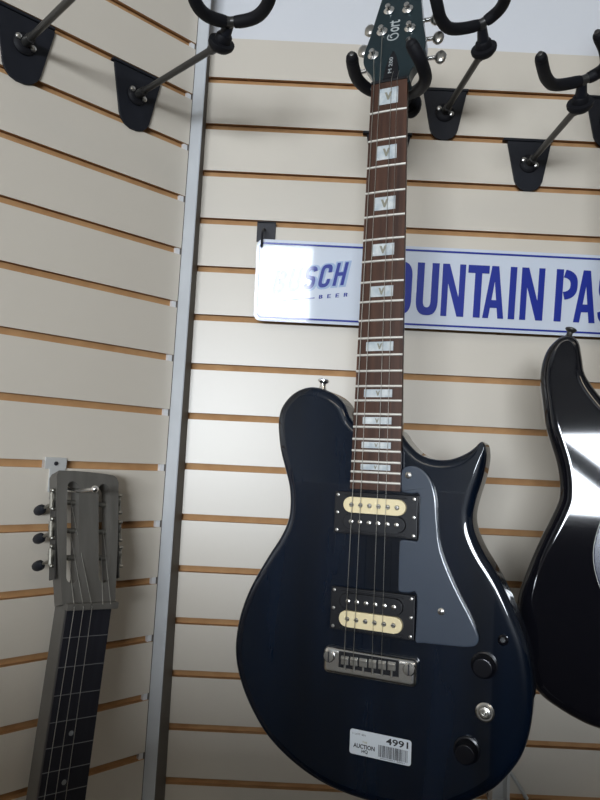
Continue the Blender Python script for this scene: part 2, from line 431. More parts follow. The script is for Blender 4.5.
# headstock, tilted back
HA = math.radians(14)
HM = Matrix(((1, 0, 0, 0), (0, math.cos(HA), math.sin(HA), 0.650), (0, -math.sin(HA), math.cos(HA), -0.005), (0, 0, 0, 1)))
HO = [(-21, -6), (-21.8, 4), (-25, 15), (-32, 26), (-36.8, 36), (-38.2, 47), (-37, 60), (-33, 80), (-29.5, 105), (-25, 134), (-22.5, 146), (-12, 152), (0, 147), (12, 152), (22.5, 146), (25, 134), (29.5, 105), (33, 80), (37, 60), (38.2, 47), (36.8, 36), (32, 26), (25, 15), (21.8, 4), (21, -6)]
ho = [(p.x * MM, p.y * MM) for p in catmull([(x, y, 0) for x, y in HO], 3, True)]
bm = bmesh.new(); add_slab(bm, ho, 0.0, -0.0145, 0.0012, 0.0012, 0.002, 0.002)
H = finish('headstock', bm, M['headface'], G, 40); H.matrix_local = HM
# truss rod cover
bm = bmesh.new()
add_prism(bm, [(-9, 5), (9.5, 5), (8, 22), (4, 38), (1, 45), (-1, 45), (-4, 38), (-7.5, 22)], 0, 1.6, bevel=0.5)
bmesh.ops.scale(bm, vec=(MM, MM, MM), verts=bm.verts)
text_polys(bm, 'M 200', (0.012, 0.036, -0.0022, 0.0022), 0.0002, Matrix(((0, -1, 0, -0.0015), (1, 0, 0, 0), (0, 0, 1, 0), (0, 0, 0, 1))), mi=1, n0=0.00165)
finish('truss_rod_cover', bm, [M['blackplastic'], M['silver']], H)
bm = bmesh.new()
# the swirl of the capital, then the small letters, all running up the headstock
sw = []
for k in range(40):
    t = k / 39; a = math.radians(48 + 470 * t); r = 0.0066 if t < 0.55 else 0.0066 - 0.0048 * ((t - 0.55) / 0.45) ** 0.8
    sw.append((r * math.cos(a) * 0.85, r * math.sin(a), 0.0))
RM = Matrix(((0, -1, 0, -0.0035), (1, 0, 0, 0.0645), (0, 0, 1, 0.0002), (0, 0, 0, 1)))
sw2 = [RM @ Vector((x + 0.006, y, 0)) for x, y, z in sw]
add_tube(bm, sw2, 0.0008, 6)
text_polys(bm, 'ort', (0.0135, 0.032, -0.007, 0.0062), 0.0003, RM, shear=0.15, bold=0.012)
finish('lettering', bm, M['silver'], H)
TP = [(-25.5, 46.5, -1), (-18, 82, -1), (-12.5, 115, -1), (23, 46.5, 1), (17, 78, 1), (11.5, 110, 1)]
for (u, v, s) in TP:
    bm = bmesh.new()
    c = Matrix.Translation((u * MM, v * MM, 0))
    add_lathe(bm, [(0, 0), (0.0062, 0.0), (0.0068, 0.0012), (0.0050, 0.0024), (0.0034, 0.0030), (0.0034, 0.0050), (0.0026, 0.0062), (0.0034, 0.0078), (0.0028, 0.0086), (0, 0.0088)], 20, c)
    add_lathe(bm, [(0, -0.0235), (0.0075, -0.0235), (0.008, -0.022), (0.008, -0.0150), (0, -0.0150)], 16, c)
    bu = (47 if v < 60 else (42 if v < 95 else 37)) * s * MM
    add_tube(bm, [(u * MM, v * MM, -0.019), (bu, (v - 2) * MM, -0.019)], 0.0026, 10)
    t = finish('tuner', bm, M['chrome'], H, 40)
    bm = bmesh.new()
    bx = bu + s * 0.0055
    mt = Matrix.Translation((bx, (v - 3) * MM, -0.019))
    add_lathe(bm, [(0, -0.0042), (0.004, -0.0040), (0.0075, -0.0024), (0.0088, 0.0), (0.0075, 0.0024), (0.004, 0.0040), (0, 0.0042)], 20, mt, squash=(0.82, 1.12))
    b = finish('tuner_button', bm, M['nickel'], H, 60)
# pickups
def pickup(vc, cream_v, black_v):
    bm = bmesh.new()
    add_box(bm, -0.0475, 0.0475, vc - 0.0232, vc + 0.0232, -0.0105, -0.0042, bevel=0.0012)
    for a in ((-0.0355, 0.0355, vc + 0.0193, vc + 0.0215), (-0.0355, 0.0355, vc - 0.0215, vc - 0.0193)):
        add_box(bm, *a, -0.0045, -0.0028, bevel=0.0006)
    p = finish('pickup', bm, M['blackplastic'], G)
    for vv, m, nm in ((cream_v, M['cream'], 'cream'), (black_v, M['blackplastic'], 'black')):
        bm = bmesh.new()
        r = 0.0086; hw = 0.0355 - r
        pts = [(hw + r * math.sin(t), vv + r * math.cos(t)) for t in [math.pi * k / 12 for k in range(13)]] + [(-hw - r * math.sin(t), vv - r * math.cos(t)) for t in [math.pi * k / 12 for k in range(13)]]
        add_prism(bm, pts, -0.006, 0.0008, bevel=0.0009)
        b = finish('bobbin', bm, m, p); b['label'] = nm + ' bobbin'
        for k in range(6):
            u = (-25.5 + 10.3 * k) * MM
            bm = bmesh.new()
            if nm == 'cream':
                add_lathe(bm, [(0, 0.0005), (0.0026, 0.0005), (0.0026, 0.0016), (0.0018, 0.0024), (0, 0.0026)], 14, Matrix.Translation((u, vv, 0)))
                add_box(bm, u - 0.0022, u + 0.0022, vv - 0.0004, vv + 0.0004, 0.002, 0.0028, 1)
            else:
                add_lathe(bm, [(0, 0.0005), (0.0025, 0.0005), (0.0025, 0.0012), (0.0022, 0.0014), (0, 0.0014)], 14, Matrix.Translation((u, vv, 0)))
            finish('pole_piece', bm, [M['nickel'], M['ink']], p)
    for u in (-0.0435, 0.0435):
        for v in (vc - 0.0195, vc, vc + 0.0195):
            bm = bmesh.new()
            add_lathe(bm, [(0, -0.0045), (0.0019, -0.0045), (0.0017, -0.0034), (0, -0.003)], 12, Matrix.Translation((u, v, 0)))
            finish('screw', bm, M['nickel'], p)
pickup(0.1465, 0.1560, 0.1375)
pickup(0.0415, 0.0325, 0.0512)
# wraparound bridge
bm = bmesh.new()
def stad(hw, hh, r):
    pts = []
    for cx, cy, a0 in ((hw - r, hh - r, 0), (-hw + r, hh - r, 90), (-hw + r, -hh + r, 180), (hw - r, -hh + r, 270)):
        for k in range(6): pts.append((cx + r * math.cos(math.radians(a0 + 18 * k)), cy + r * math.sin(math.radians(a0 + 18 * k))))
    return pts
pts = [(u, v - 0.0145) for u, v in stad(0.0525, 0.0145, 0.006)]
add_slab(bm, pts, 0.0006, -0.0088, 0.0050, 0.0062, 0.0005, 0.0005, limit=False)
BR = finish('bridge', bm, M['chrome'], G, 40)
bm = bmesh.new(); add_box(bm, -0.0335, 0.0335, -0.0195, -0.0025, 0.0, 0.0009, bevel=0.0003)
finish('saddle_tray', bm, M['blackplastic'], BR)
for k in range(6):
    u = (-26 + 10.4 * k) * MM; off = -0.002 * (5 - k) / 5
    bm = bmesh.new()
    add_box(bm, u - 0.0043, u + 0.0043, -0.0135 + off, -0.0045 + off, 0.0008, 0.0032, bevel=0.0006)
    add_prism(bm, [(u - 0.004, -0.0085 + off), (u + 0.004, -0.0085 + off), (u + 0.004, -0.0060 + off), (u - 0.004, -0.0060 + off)], 0.003, 0.0045, bevel=0.0004)
    add_tube(bm, [(u, -0.013 + off, 0.0014), (u, -0.0205, 0.0014)], 0.0013, 8)
    finish('saddle', bm, M['nickel'], BR)
for u, v in ((-0.0445, -0.0095), (0.0445, -0.0095)):
    bm = bmesh.new()
    mt = Matrix.Translation((u, v, 0))
    add_lathe(bm, [(0, 0.0), (0.0062, 0.0), (0.0066, 0.001), (0.0066, 0.0022), (0.0055, 0.0034), (0, 0.0038)], 20, mt)
    add_box(bm, u - 0.0008, u + 0.0008, v - 0.0055, v + 0.0055, 0.0030, 0.0040, 1)
    finish('stud', bm, [M['chrome'], M['ink']], BR)
# strings that are still on (two are missing)
for k, r in ((0, 0.00048), (1, 0.00042), (3, 0.00030), (4, 0.00026)):
    ub = (-26 + 10.4 * k) * MM; un = (-17.5 + 7.0 * k) * MM
    tp = {0: TP[0], 1: TP[1], 3: TP[4], 4: TP[4]}[k]
    bm = bmesh.new()
    tpv = HM @ Vector((tp[0] * MM + (0.002 if tp[2] < 0 else -0.002), tp[1] * MM, 0.0062))
    pts = [(ub, -0.0205, 0.0016), (ub, -0.008, 0.0049), (un, L + 0.001, 0.0018)]
    if k < 2: pts.append(tuple(tpv))
    else:
        pts.append(tuple(HM @ Vector((un, 0.012, 0.003))))
    add_tube(bm, pts, r, 6)
    finish('string', bm, M['string'], G)
# raised pickguard
PG = [(28.4, 196.8), (40.1, 201.9), (52.3, 197), (61.2, 186), (66.6, 168), (68.0, 150), (73, 114.5), (88.5, 79.1), (104.0, 52), (112, 36), (113.5, 28), (110, 22.0), (100, 19.5), (80, 18.2), (58.4, 17.2), (49, 17.5), (48.6, 30), (48.6, 66), (40, 66.8), (29.9, 67), (28.2, 75), (28.2, 112), (30, 121.5), (42, 122), (48.6, 124), (48.8, 150), (48.6, 171), (40, 171.6), (30.2, 172.6), (28.4, 176)]
pg = [(p.x * MM, p.y * MM) for p in catmull([(x, y, 0) for x, y in PG], 3, True)]
bm = bmesh.new(); add_slab(bm, pg, -0.0050, -0.0080, 0.0016, 0.0014, 0.0003, 0.0003, seg=4)
PGo = finish('pickguard', bm, M['clear'], G, 40)
for u, v in ((36, 191.5), (75, 52)):
    bm = bmesh.new()
    add_lathe(bm, [(0, -0.0052), (0.0038, -0.0052), (0.0036, -0.0042), (0.002, -0.0034), (0, -0.0032)], 16, Matrix.Translation((u * MM, v * MM, 0)))
    add_box(bm, u * MM - 0.0022, u * MM + 0.0022, v * MM - 0.0004, v * MM + 0.0004, -0.0036, -0.0030, 1); add_box(bm, u * MM - 0.0004, u * MM + 0.0004, v * MM - 0.0022, v * MM + 0.0022, -0.0036, -0.0030, 1)
    finish('screw', bm, [M['nickel'], M['ink']], PGo)
# controls
for u, v in ((119, 4), (103.5, -81.5)):
    bm = bmesh.new(); seg = 44
    rings = []
    for r, h, rib in ((0.0132, -0.0095, 0), (0.0132, -0.0078, 0), (0.0118, -0.0072, 1), (0.0106, 0.0030, 1), (0.0095, 0.0048, 1), (0.0075, 0.0052, 0)):
        rings.append([bm.verts.new((u * MM + (r - (0.0007 if rib and i % 2 else 0)) * math.cos(2 * math.pi * i / seg), v * MM + (r - (0.0007 if rib and i % 2 else 0)) * math.sin(2 * math.pi * i / seg), h)) for i in range(seg)])
    for a, b in zip(rings, rings[1:]):
        for i in range(seg): bm.faces.new((a[i], a[(i + 1) % seg], b[(i + 1) % seg], b[i]))
    bm.faces.new(rings[-1]); bm.faces.new(rings[0])
    kn = finish('control_knob', bm, M['knob'], G, 25)
bm = bmesh.new(); c = Matrix.Translation((0.1205, -0.042, 0))
add_lathe(bm, [(0, -0.0096), (0.0094, -0.0096), (0.0094, -0.0086), (0.0078, -0.0076), (0.0066, -0.0076), (0.0058, -0.0056), (0.0040, -0.0050), (0.0036, -0.0085), (0, -0.0085)], 28, c)
add_lathe(bm, [(0, -0.0084), (0.0018, -0.0084), (0.0018, -0.0042), (0.0010, -0.0034), (0, -0.0032)], 12, c)
finish('output_jack', bm, M['nickel'], G, 30)
bm = bmesh.new(); c = Matrix.Translation((0.137, 0.031, 0))
add_lathe(bm, [(0, -0.0096), (0.0052, -0.0096), (0.0052, -0.0075), (0.0038, -0.006), (0, -0.006)], 18, c)
add_tube(bm, [(0.137, 0.031, -0.007), (0.1375, 0.0325, -0.001), (0.138, 0.034, 0.004)], [0.0018, 0.0022, 0.0026], 10)
finish('toggle_switch', bm, M['blackgloss'], G)
# strap button on the upper horn
bm = bmesh.new()
add_lathe(bm, [(0, -0.003), (0.0052, -0.003), (0.0050, 0.0015), (0.0036, 0.004), (0.0036, 0.0075), (0.0068, 0.0105), (0.0068, 0.0122), (0.0048, 0.0135), (0, 0.0135)], 20, zto((0.12, 1, 0), (-0.0785, 0.288, -0.030)))
finish('strap_button', bm, M['chrome'], G)
# price sticker
bm = bmesh.new()
st = [(0.0131 + x, -0.0968 + y) for x, y in stad(0.0337, 0.0128, 0.0028)]
add_prism(bm, st, -0.00952, -0.0092)
SK = finish('price_sticker', bm, M['sticker'], G); SK['label'] = 'white price sticker printed 4991'
bm = bmesh.new(); n0 = -0.0092
def lt(s, u0, u1, v0, v1, mi=0, bold=0.0): text_polys(bm, s, (u0 * MM, u1 * MM, v0 * MM, v1 * MM), 0.00012, mi=mi, n0=n0, bold=bold)
lt('4991', 19.5, 43.5, -93.0, -86.2, 0, 0.02)
lt('AUCTION', -16.5, 7.5, -102.6, -98.0, 0, 0.03)
lt('HQ', -7, 0, -107.2, -103.3, 0, 0.03)
lt('THE', -6.5, -1.0, -96.8, -94.6, 1)
lt('1 LOT 001', -17.5, -3, -89.3, -87.6)
lt('0004991 0001', 14, 40, -108.6, -107.4)
random.seed(11); u = 11.5
while u < 43:
    bw = random.choice((0.35, 0.5, 0.9)); add_box(bm, u * MM, (u + bw) * MM, -0.1068, -0.0948, n0, n0 + 0.00012); u += bw + random.choice((0.4, 0.5, 0.8))
finish('sticker_print', bm, [M['ink'], M['goldink']], SK)

# ------------------------------------------------------------------ guitar hangers
def hanger(label, wall, u, v, rod_end, yoke, joint, sc=1.0, groups='wall hangers for guitars', up=Vector((0, 0, 1))):
    """plate hooked in a groove at wall coordinates (u,v); rod to rod_end; yoke = world points of the padded fork"""
    wm = wall @ Matrix.Translation((u, v - 0.001, 0))
    R = empty('guitar_hanger', wm, label, 'hanger', groups)
    inv = wm.inverted()
    bm = bmesh.new()
    pts = [(-34, -1), (34, -1), (33.5, -6), (22, -64), (19, -71), (13, -77), (5, -80), (-5, -80), (-13, -77), (-19, -71), (-22, -64), (-33.5, -6)]
    add_prism(bm, [(x * MM * sc, y * MM * sc) for x, y in pts], 0.0005, 0.0035, bevel=0.0006)
    add_box(bm, -0.034 * sc, 0.034 * sc, 0.000, 0.0028, -0.0085, 0.0035, bevel=0.0006)       # lip that hooks into the groove
    add_box(bm, -0.040, 0.037, 0.0005, 0.0040, -0.0050, 0.0042, bevel=0.0005)
    finish('mounting_plate', bm, M['black'], R)
    bm = bmesh.new()
    add_lathe(bm, [(0, 0.0033), (0.0145, 0.0033), (0.0145, 0.0055), (0.012, 0.0080), (0.0085, 0.0092), (0, 0.0092)], 24, Matrix.Translation((0, -0.037, 0)))
    finish('collar', bm, M['foam'], R)
    for x in (-0.0155, 0.0155):
        bm = bmesh.new(); add_lathe(bm, [(0, 0.0033), (0.0042, 0.0033), (0.0038, 0.0056), (0.0018, 0.0068), (0, 0.0069)], 14, Matrix.Translation((x * 0.62, -0.037 - 0.004 * (1 if x > 0 else -1), 0.0048)))
        finish('screw', bm, M['nickel'], R)
    a = Vector((0, -0.037, 0.006)); b = inv @ rod_end; j = inv @ joint
    bm = bmesh.new()
    add_tube(bm, [a, a.lerp(b, 0.04), b], 0.0044, 12)
    add_tube(bm, [a, a.lerp(b, 0.10)], 0.0062, 12)
    add_tube(bm, [a.lerp(b, 0.90), b], 0.0060, 12)
    finish('rod', bm, M['rod'], R)
    upl = (inv.to_3x3() @ up).normalized()
    # clamp knob under the fork
    d = (j - b).normalized()
    bm = bmesh.new()
    add_lathe(bm, [(0, -0.009), (0.006, -0.0088), (0.0120, -0.0065), (0.0158, -0.0020), (0.0166, 0.0020), (0.0160, 0.0040), (0.0105, 0.0048), (0.0100, 0.0110), (0.0085, 0.0130), (0, 0.0135)], 20, zto(d, b), squash=(1.05, 0.9))
    finish('clamp', bm, M['foam'], R)
    bm = bmesh.new()
    add_tube(bm, [b + d * 0.012, j], [0.0075, 0.0060], 12)
    finish('swivel', bm, M['black'], R)
    yl = [inv @ p for p in yoke]
    sm = catmull(yl, 5)
    # inner wire reaches past the padding at the fork's middle
    bm = bmesh.new(); mid = min(range(len(sm)), key=lambda i: (sm[i] - j).length)
    add_tube(bm, [sm[mid - 3], sm[mid], sm[mid + 3]], 0.0058, 12); add_tube(bm, [j, sm[mid]], 0.0058, 10)
    finish('fork_wire', bm, M['rod'], R)
    for seq in (sm[:mid], sm[mid + 1:][::-1]):
        bm = bmesh.new(); n = len(seq)
        add_tube(bm, seq, [0.0073 if 0 < i < n - 1 else 0.0066 for i in range(n)], 14)
        bmesh.ops.create_uvsphere(bm, u_segments=14, v_segments=8, radius=0.0069, matrix=Matrix.Translation(seq[0]))
        finish('padded_prong', bm, M['foam'], R)
        bm = bmesh.new(); t = (seq[0] - seq[1]).normalized()
        add_lathe(bm, [(0, 0.004), (0.0034, 0.0055), (0.0030, 0.0082), (0, 0.0094)], 12, zto(t, seq[0]))
        finish('prong_tip', bm, M['rod'], R)
    return R

def wallspot(px, py, left):
    d = CR * ((px - 300) / FPX) + CU * ((400 - py) / FPX) + CF
    n = NL if left else Vector((0, -1, 0)); o = CORNER + n * 0.002
    P = CAM_C + d * ((o - CAM_C).dot(n) / d.dot(n)) - CORNER
    return (P.dot(-DL), P.dot(UL)) if left else (P.x, P.z)
def leftpt(s, u, n): return CORNER - DL * s + UL * u + NL * n
# holding the blue guitar
u, v = wallspot(388.5, 137, False)
hanger('black guitar hanger directly behind the blue guitar, its prongs gripping that headstock', RIGHT, u, G_R[1], at(411, 105, 0.185),
       [at(352, 58, 0.292), at(353.5, 68, 0.274), at(358, 80, 0.250), at(370, 90, 0.228), at(388, 93, 0.218), at(405, 94, 0.224), at(418, 90, 0.246), at(425.5, 79, 0.290), at(421, 62, 0.318), at(412, 45, 0.328)], at(398, 96, 0.212))
# right of the headstock
u, v = wallspot(445, 92, False)
hanger('empty black guitar hanger just right of the blue guitar headstock, top groove', RIGHT, u, G_R[0], at(484, 50, 0.190),
       [at(431, -36, 0.285), at(433, -16, 0.275), at(437, 4, 0.262), at(442, 21, 0.245), at(453, 29, 0.228), at(478, 25, 0.218), at(495, 14, 0.228), at(504, 2, 0.248), at(507, -14, 0.270), at(505, -36, 0.285)], at(482, 28, 0.214))
u, v = wallspot(529, 143, False)
hanger('empty black guitar hanger in second groove, above the word PASS', RIGHT, u, G_R[1], at(580, 105, 0.195),
       [at(541, 58, 0.288), at(543, 68, 0.272), at(547, 79, 0.250), at(556, 85, 0.232), at(580, 81, 0.222), at(598, 73, 0.228), at(606, 64, 0.245), at(605, 50, 0.268), at(599, 36, 0.288)], at(582, 84, 0.218))
# left wall
u, v = wallspot(135.5, 71, True)
hanger('empty black guitar hanger on left wall, nearer the corner post', LEFT, u + 0.004, G_L[7] - 0.002, at(221, 44, 0.245),
       [at(190, -40, 0.335), at(191, -18, 0.322), at(196, 3, 0.305), at(208, 16, 0.285), at(230, 22, 0.270), at(254, 18, 0.278), at(267, 5, 0.297), at(272, -15, 0.318), at(272, -38, 0.332)], at(229, 25, 0.264), 1.1)
e = leftpt(-0.284, -0.098, 0.225)
nh = NL; lat = -DL
def yk(c, a, f): return c + lat * a + nh * f
c0 = e + Vector((0, 0, 0.012))
hanger('black guitar hanger cut off at the upper left corner of photo', LEFT, -0.2790, G_L[7] - 0.002, e,
       [yk(c0, -0.043, 0.10) + Vector((0, 0, .02)), yk(c0, -0.044, 0.07) + Vector((0, 0, .007)), yk(c0, -0.038, 0.04), yk(c0, -0.018, 0.027), yk(c0, 0, 0.024), yk(c0, 0.018, 0.027), yk(c0, 0.038, 0.04), yk(c0, 0.044, 0.07) + Vector((0, 0, .007)), yk(c0, 0.043, 0.10) + Vector((0, 0, .02))], yk(c0, 0, 0.018) - Vector((0, 0, .004)), 1.1)

# ------------------------------------------------------------------ street sign
TS = math.radians(7.5)
SG = empty('street_sign', frame(Vector((0.0972, -0.020, ZO - 0.386)), Vector((1, 0, 0)), Vector((0, -math.sin(TS), math.cos(TS))), Vector((0, -math.cos(TS), -math.sin(TS)))),
           'white embossed street sign with blue letters, hooked on the slat wall behind the blue guitar', 'sign')
SW, SH = 0.606, 0.1220
bm = bmesh.new()
add_prism(bm, [(SW / 2 + x, SH / 2 + y) for x, y in stad(SW / 2, SH / 2, 0.010)], -0.0012, 0.0, bevel=0.0004)
plate = finish('sign_plate', bm, M['signwhite'], SG)
bm = bmesh.new()
o1 = [(SW / 2 + x, SH / 2 + y) for x, y in stad(SW / 2 - 0.0035, SH / 2 - 0.0045, 0.008)]; o2 = [(SW / 2 + x, SH / 2 + y) for x, y in stad(SW / 2 - 0.0058, SH / 2 - 0.0072, 0.006)]
for h0, h1 in ((0.0, 0.0012),):
    A1 = [bm.verts.new((*p, h0)) for p in o1]; A2 = [bm.verts.new((*p, h1)) for p in o1]; B1 = [bm.verts.new((*p, h0)) for p in o2]; B2 = [bm.verts.new((*p, h1)) for p in o2]
    n = len(o1)
    for i in range(n):
        j = (i + 1) % n
        bm.faces.new((A1[i], A1[j], A2[j], A2[i])); bm.faces.new((A2[i], A2[j], B2[j], B2[i])); bm.faces.new((B2[i], B2[j], B1[j], B1[i]))
finish('sign_border', bm, M['signblue'], SG)
def sgp(px, py):
    p = at(px, py, 0.027); return p.x - 0.0972, p.z - (ZO - 0.386)
# lettering, each letter raised
def ring(cx0, cx1, cy0, cy1, w, h, a0=0, a1=360, n=28):
    """band of an ellipse-cornered bowl: outer and inner outline between two angles"""
    ux, uy = (cx0 + cx1) / 2, (cy0 + cy1) / 2; rx, ry = (cx1 - cx0) / 2, (cy1 - cy0) / 2
    def se(a, rx, ry):
        c, d = math.cos(a), math.sin(a); e = 2 / 2.6
        return ux + rx * math.copysign(abs(c) ** e, c), uy + ry * math.copysign(abs(d) ** e, d)
    out = []
    for k in range(n):
        b0 = math.radians(a0 + (a1 - a0) * k / n); b1 = math.radians(a0 + (a1 - a0) * (k + 1) / n)
        out.append([se(b0, rx, ry), se(b1, rx, ry), se(b1, rx - w, ry - h), se(b0, rx - w, ry - h)])
    return out
def glyph(ch, w=0.34, h=0.15):
    R = lambda a, b, c, d: [[(a, c), (b, c), (b, d), (a, d)]]
    if ch == 'I': return R(0, 1, 0, 1)
    if ch == 'T': return R(0, 1, 1 - h, 1) + R(.5 - w / 2, .5 + w / 2, 0, 1 - h)
    if ch == 'H': return R(0, w, 0, 1) + R(1 - w, 1, 0, 1) + R(w, 1 - w, .5 - h / 2, .5 + h / 2)
    if ch == 'E': return R(0, w, 0, 1) + R(w, 1, 0, h) + R(w, .9, .5 - h / 2, .5 + h / 2) + R(w, 1, 1 - h, 1)
    if ch == 'N': return R(0, w * .8, 0, 1) + R(1 - w * .8, 1, 0, 1) + [[(0.002, 1), (w * .9, 1), (.998, 0), (1 - w * .9, 0)]]
    if ch == 'M': return R(0, w * .6, 0, 1) + R(1 - w * .6, 1, 0, 1) + [[(0.002, 1), (w * .75, 1), (.5 + w * .25, 0), (.5 - w * .25, 0)], [(.998, 1), (1 - w * .75, 1), (.5 - w * .24, 0.001), (.5 + w * .24, 0.001)]]
    if ch == 'A': return [[(0, 0), (w * .85, 0), (.5 + w * .28, 1), (.5 - w * .5, 1)], [(1, 0), (1 - w * .85, 0), (.5 - w * .28, .999), (.5 + w * .5, .999)], [(.2, .2), (.8, .2), (.74, .2 + h), (.26, .2 + h)]]
    if ch == 'U': return R(0, w, .3, 1) + R(1 - w, 1, .3, 1) + ring(0, 1, 0, .6, w, h, 180, 360)
    if ch == 'O': return R(0, w, .3, .7) + R(1 - w, 1, .3, .7) + ring(0, 1, 0, .6, w, h, 180, 360) + ring(0, 1, .4, 1, w, h, 0, 180)
    if ch == 'C': return R(0, w, .3, .7) + R(1 - w, 1, .28, .36) + R(1 - w, 1, .64, .72) + ring(0, 1, 0, .6, w, h, 180, 360) + ring(0, 1, .4, 1, w, h, 0, 180)
    if ch == 'S': return ring(0, 1, .42, 1, w, h, -10, 270) + ring(0, 1, 0, .58, w, h, -270, -170 + 340 - 180 - 0) if False else ring(0, 1, .44, 1, w, h, 10, 270) + ring(0, 1, 0, .575, w, h, -170, 90)
    if ch == 'P': return R(0, w, 0, 1) + ring(-.6, 1, .42, 1, w, h, -78, 78)
    if ch == 'B': return R(0, w, 0, 1) + ring(-.6, .96, .46, 1, w, h, -78, 78) + ring(-.6, 1, 0, .56, w, h, -78, 78)
    if ch == 'R': return R(0, w, 0, 1) + ring(-.6, 1, .42, 1, w, h, -78, 78) + [[(.45, .5), (.8, .5), (1, 0), (.65, 0)]]
def add_glyph(bm, ch, box, d, mtx=Matrix.Identity(4), shear=0.0, w=0.34, h=0.15):
    u0, u1, v0, v1 = box
    for gi, q in enumerate(glyph(ch, w, h)):
        P = [mtx @ Vector((u0 + (u1 - u0) * x + shear * (v1 - v0) * y, v0 + (v1 - v0) * y, 0)) for x, y in q]
        add_prism(bm, [(p.x, p.y) for p in P], 0.0, d + gi * 0.000012)
lets = [('M', 364.5, 387.5), ('O', 389.5, 411.5), ('U', 416.3, 438), ('N', 441.5, 464.5), ('T', 467, 488), ('A', 483.5, 504.5), ('I', 509.0, 515.5), ('N', 520.5, 543.5), ('P', 555, 576.5), ('A', 574.5, 596), ('S', 598, 617), ('S', 619, 638)]
for ch, xa, xb in lets:
    ua, _ = sgp(xa, 290); ub, _ = sgp(xb, 290)
    bm = bmesh.new(); add_glyph(bm, ch, (ua, ub, 0.0205, 0.0985), 0.0012, w=0.325)
    finish('letter', bm, M['signblue'], SG, 30)
# slanted logo at the left end
LA = math.radians(7.5)
LM = Matrix.Translation((0.0235, 0.040, 0)) @ Matrix.Rotation(LA, 4, 'Z')
for k, ch in enumerate('BUSCH'):
    u = 0.001 + 0.0228 * k
    bm = bmesh.new(); add_glyph(bm, ch, (u - 0.0018, u + 0.0215, -0.0018 + 0.001 * k, 0.0365 + 0.001 * k), 0.0005, LM, 0.33, w=0.46, h=0.24)
    finish('logo_shadow', bm, M['signpale'], SG, 30)
    bm = bmesh.new(); add_glyph(bm, ch, (u + 0.0015, u + 0.0185, 0.001 + 0.001 * k, 0.0345 + 0.001 * k), 0.0011, LM, 0.33, w=0.30, h=0.16)
    finish('logo_letter', bm, M['signblue'], SG, 30)
for k, ch in enumerate('BEER'):
    u = 0.072 + 0.0125 * k
    bm = bmesh.new(); add_glyph(bm, ch, (u, u + 0.0055, -0.0125, -0.0068), 0.0008, LM, 0.2)
    finish('logo_letter', bm, M['signblue'], SG, 30)
bm = bmesh.new(); add_prism(bm, [(LM @ Vector((x, y, 0))).to_2d() for x, y in ((0.018, -0.0112), (0.066, -0.0112), (0.066, -0.0098), (0.018, -0.0098))], 0.0, 0.0008)
finish('logo_rule', bm, M['signblue'], SG, 30)
# clip the sign hangs from
HK = empty('sign_hook', frame(CORNER + Vector((0.108, 0, G_R[3])), Vector((1, 0, 0)), Vector((0, 0, 1)), Vector((0, -1, 0))), 'small black hook in the groove at the upper left corner of the street sign', 'hook')
bm = bmesh.new(); add_box(bm, -0.0145, 0.0145, -0.030, 0.002, 0.0003, 0.0030, bevel=0.0006); add_box(bm, -0.0145, 0.0145, -0.001, 0.0025, -0.0085, 0.003, bevel=0.0005)
finish('backplate', bm, M['tapeblack'], HK)
bm = bmesh.new(); add_tube(bm, catmull([(-0.003, -0.010, 0.002), (-0.003, -0.016, 0.020), (-0.003, -0.0245, 0.036), (-0.0032, -0.033, 0.0415), (-0.0034, -0.050, 0.0405)], 4), 0.0018, 10)
finish('hook_wire', bm, M['black'], HK)

# ------------------------------------------------------------------ black electric guitar at the right edge
ya = math.radians(-21)
lk = math.radians(1.8)
KU = Vector((math.cos(ya), math.sin(ya), 0)); KN = Vector((math.sin(ya) * math.cos(lk), -math.cos(ya) * math.cos(lk), math.sin(lk))); KV = KN.cross(KU)
K = empty('electric_guitar', frame(Vector((0.590, -0.275, ZO - 0.640)), KU, KV, KN), 'glossy black electric guitar with long horn, cut off by the right edge', 'guitar')
BK = [(-30, 112), (-45, 117), (-62, 129), (-77, 145.5), (-92, 169), (-96, 190), (-99.5, 208), (-107, 216), (-116, 217), (-125, 212), (-135, 200), (-141, 182), (-142.5, 160), (-139, 132.5), (-135, 105.5), (-129, 86), (-122, 63), (-118.5, 43), (-118, 25), (-120, 15), (-128, -5), (-142, -37), (-156, -76), (-163, -104), (-163.5, -135), (-157, -170), (-147, -193), (-137, -204), (-126, -212), (-106, -222), (-87, -229), (-72, -232), (-40, -237), (0, -239), (45, -236), (85, -226), (118, -208), (142, -182), (157, -148), (162, -112), (157, -78), (144, -45), (130, -15), (121, 12), (117, 40), (120, 68), (128, 95), (134, 122), (132, 146), (122, 160), (109, 162), (98, 154), (90, 140), (76, 124), (56, 113), (30, 110)]
ok = [(p.x * MM, p.y * MM) for p in catmull([(x, y, 0) for x, y in BK], 4, True)]
bm = bmesh.new(); add_slab(bm, ok, -0.0080, -0.0520, 0.014, 0.011, 0.006, 0.006, seg=8)
finish('body', bm, M['blackgloss'], K, 60)
PK = [(-30, 112), (-42, 122), (-58, 130), (-66, 118), (-62, 100), (-50, 78), (-52, 50), (-66, 20), (-77, -10), (-82, -38), (-78, -66), (-66, -90), (-40, -104), (-10, -96), (30, -90), (62, -100), (84, -130), (104, -138), (112, -112), (102, -70), (90, -30), (84, 10), (84, 50), (92, 92), (96, 120), (80, 112), (56, 100), (30, 98)]
pk = [(p.x * MM, p.y * MM) for p in catmull([(x, y, 0) for x, y in PK], 3, True)]
bm = bmesh.new(); add_slab(bm, pk, -0.0062, -0.0082, 0.0018, 0.0012, 0.0002, 0.0002, seg=3)
pko = finish('pickguard', bm, [M['strap_guard'], M['edgewhite']], K, 40)
for p in pko.data.polygons:
    if abs(p.normal.z) < 0.93: p.material_index = 1
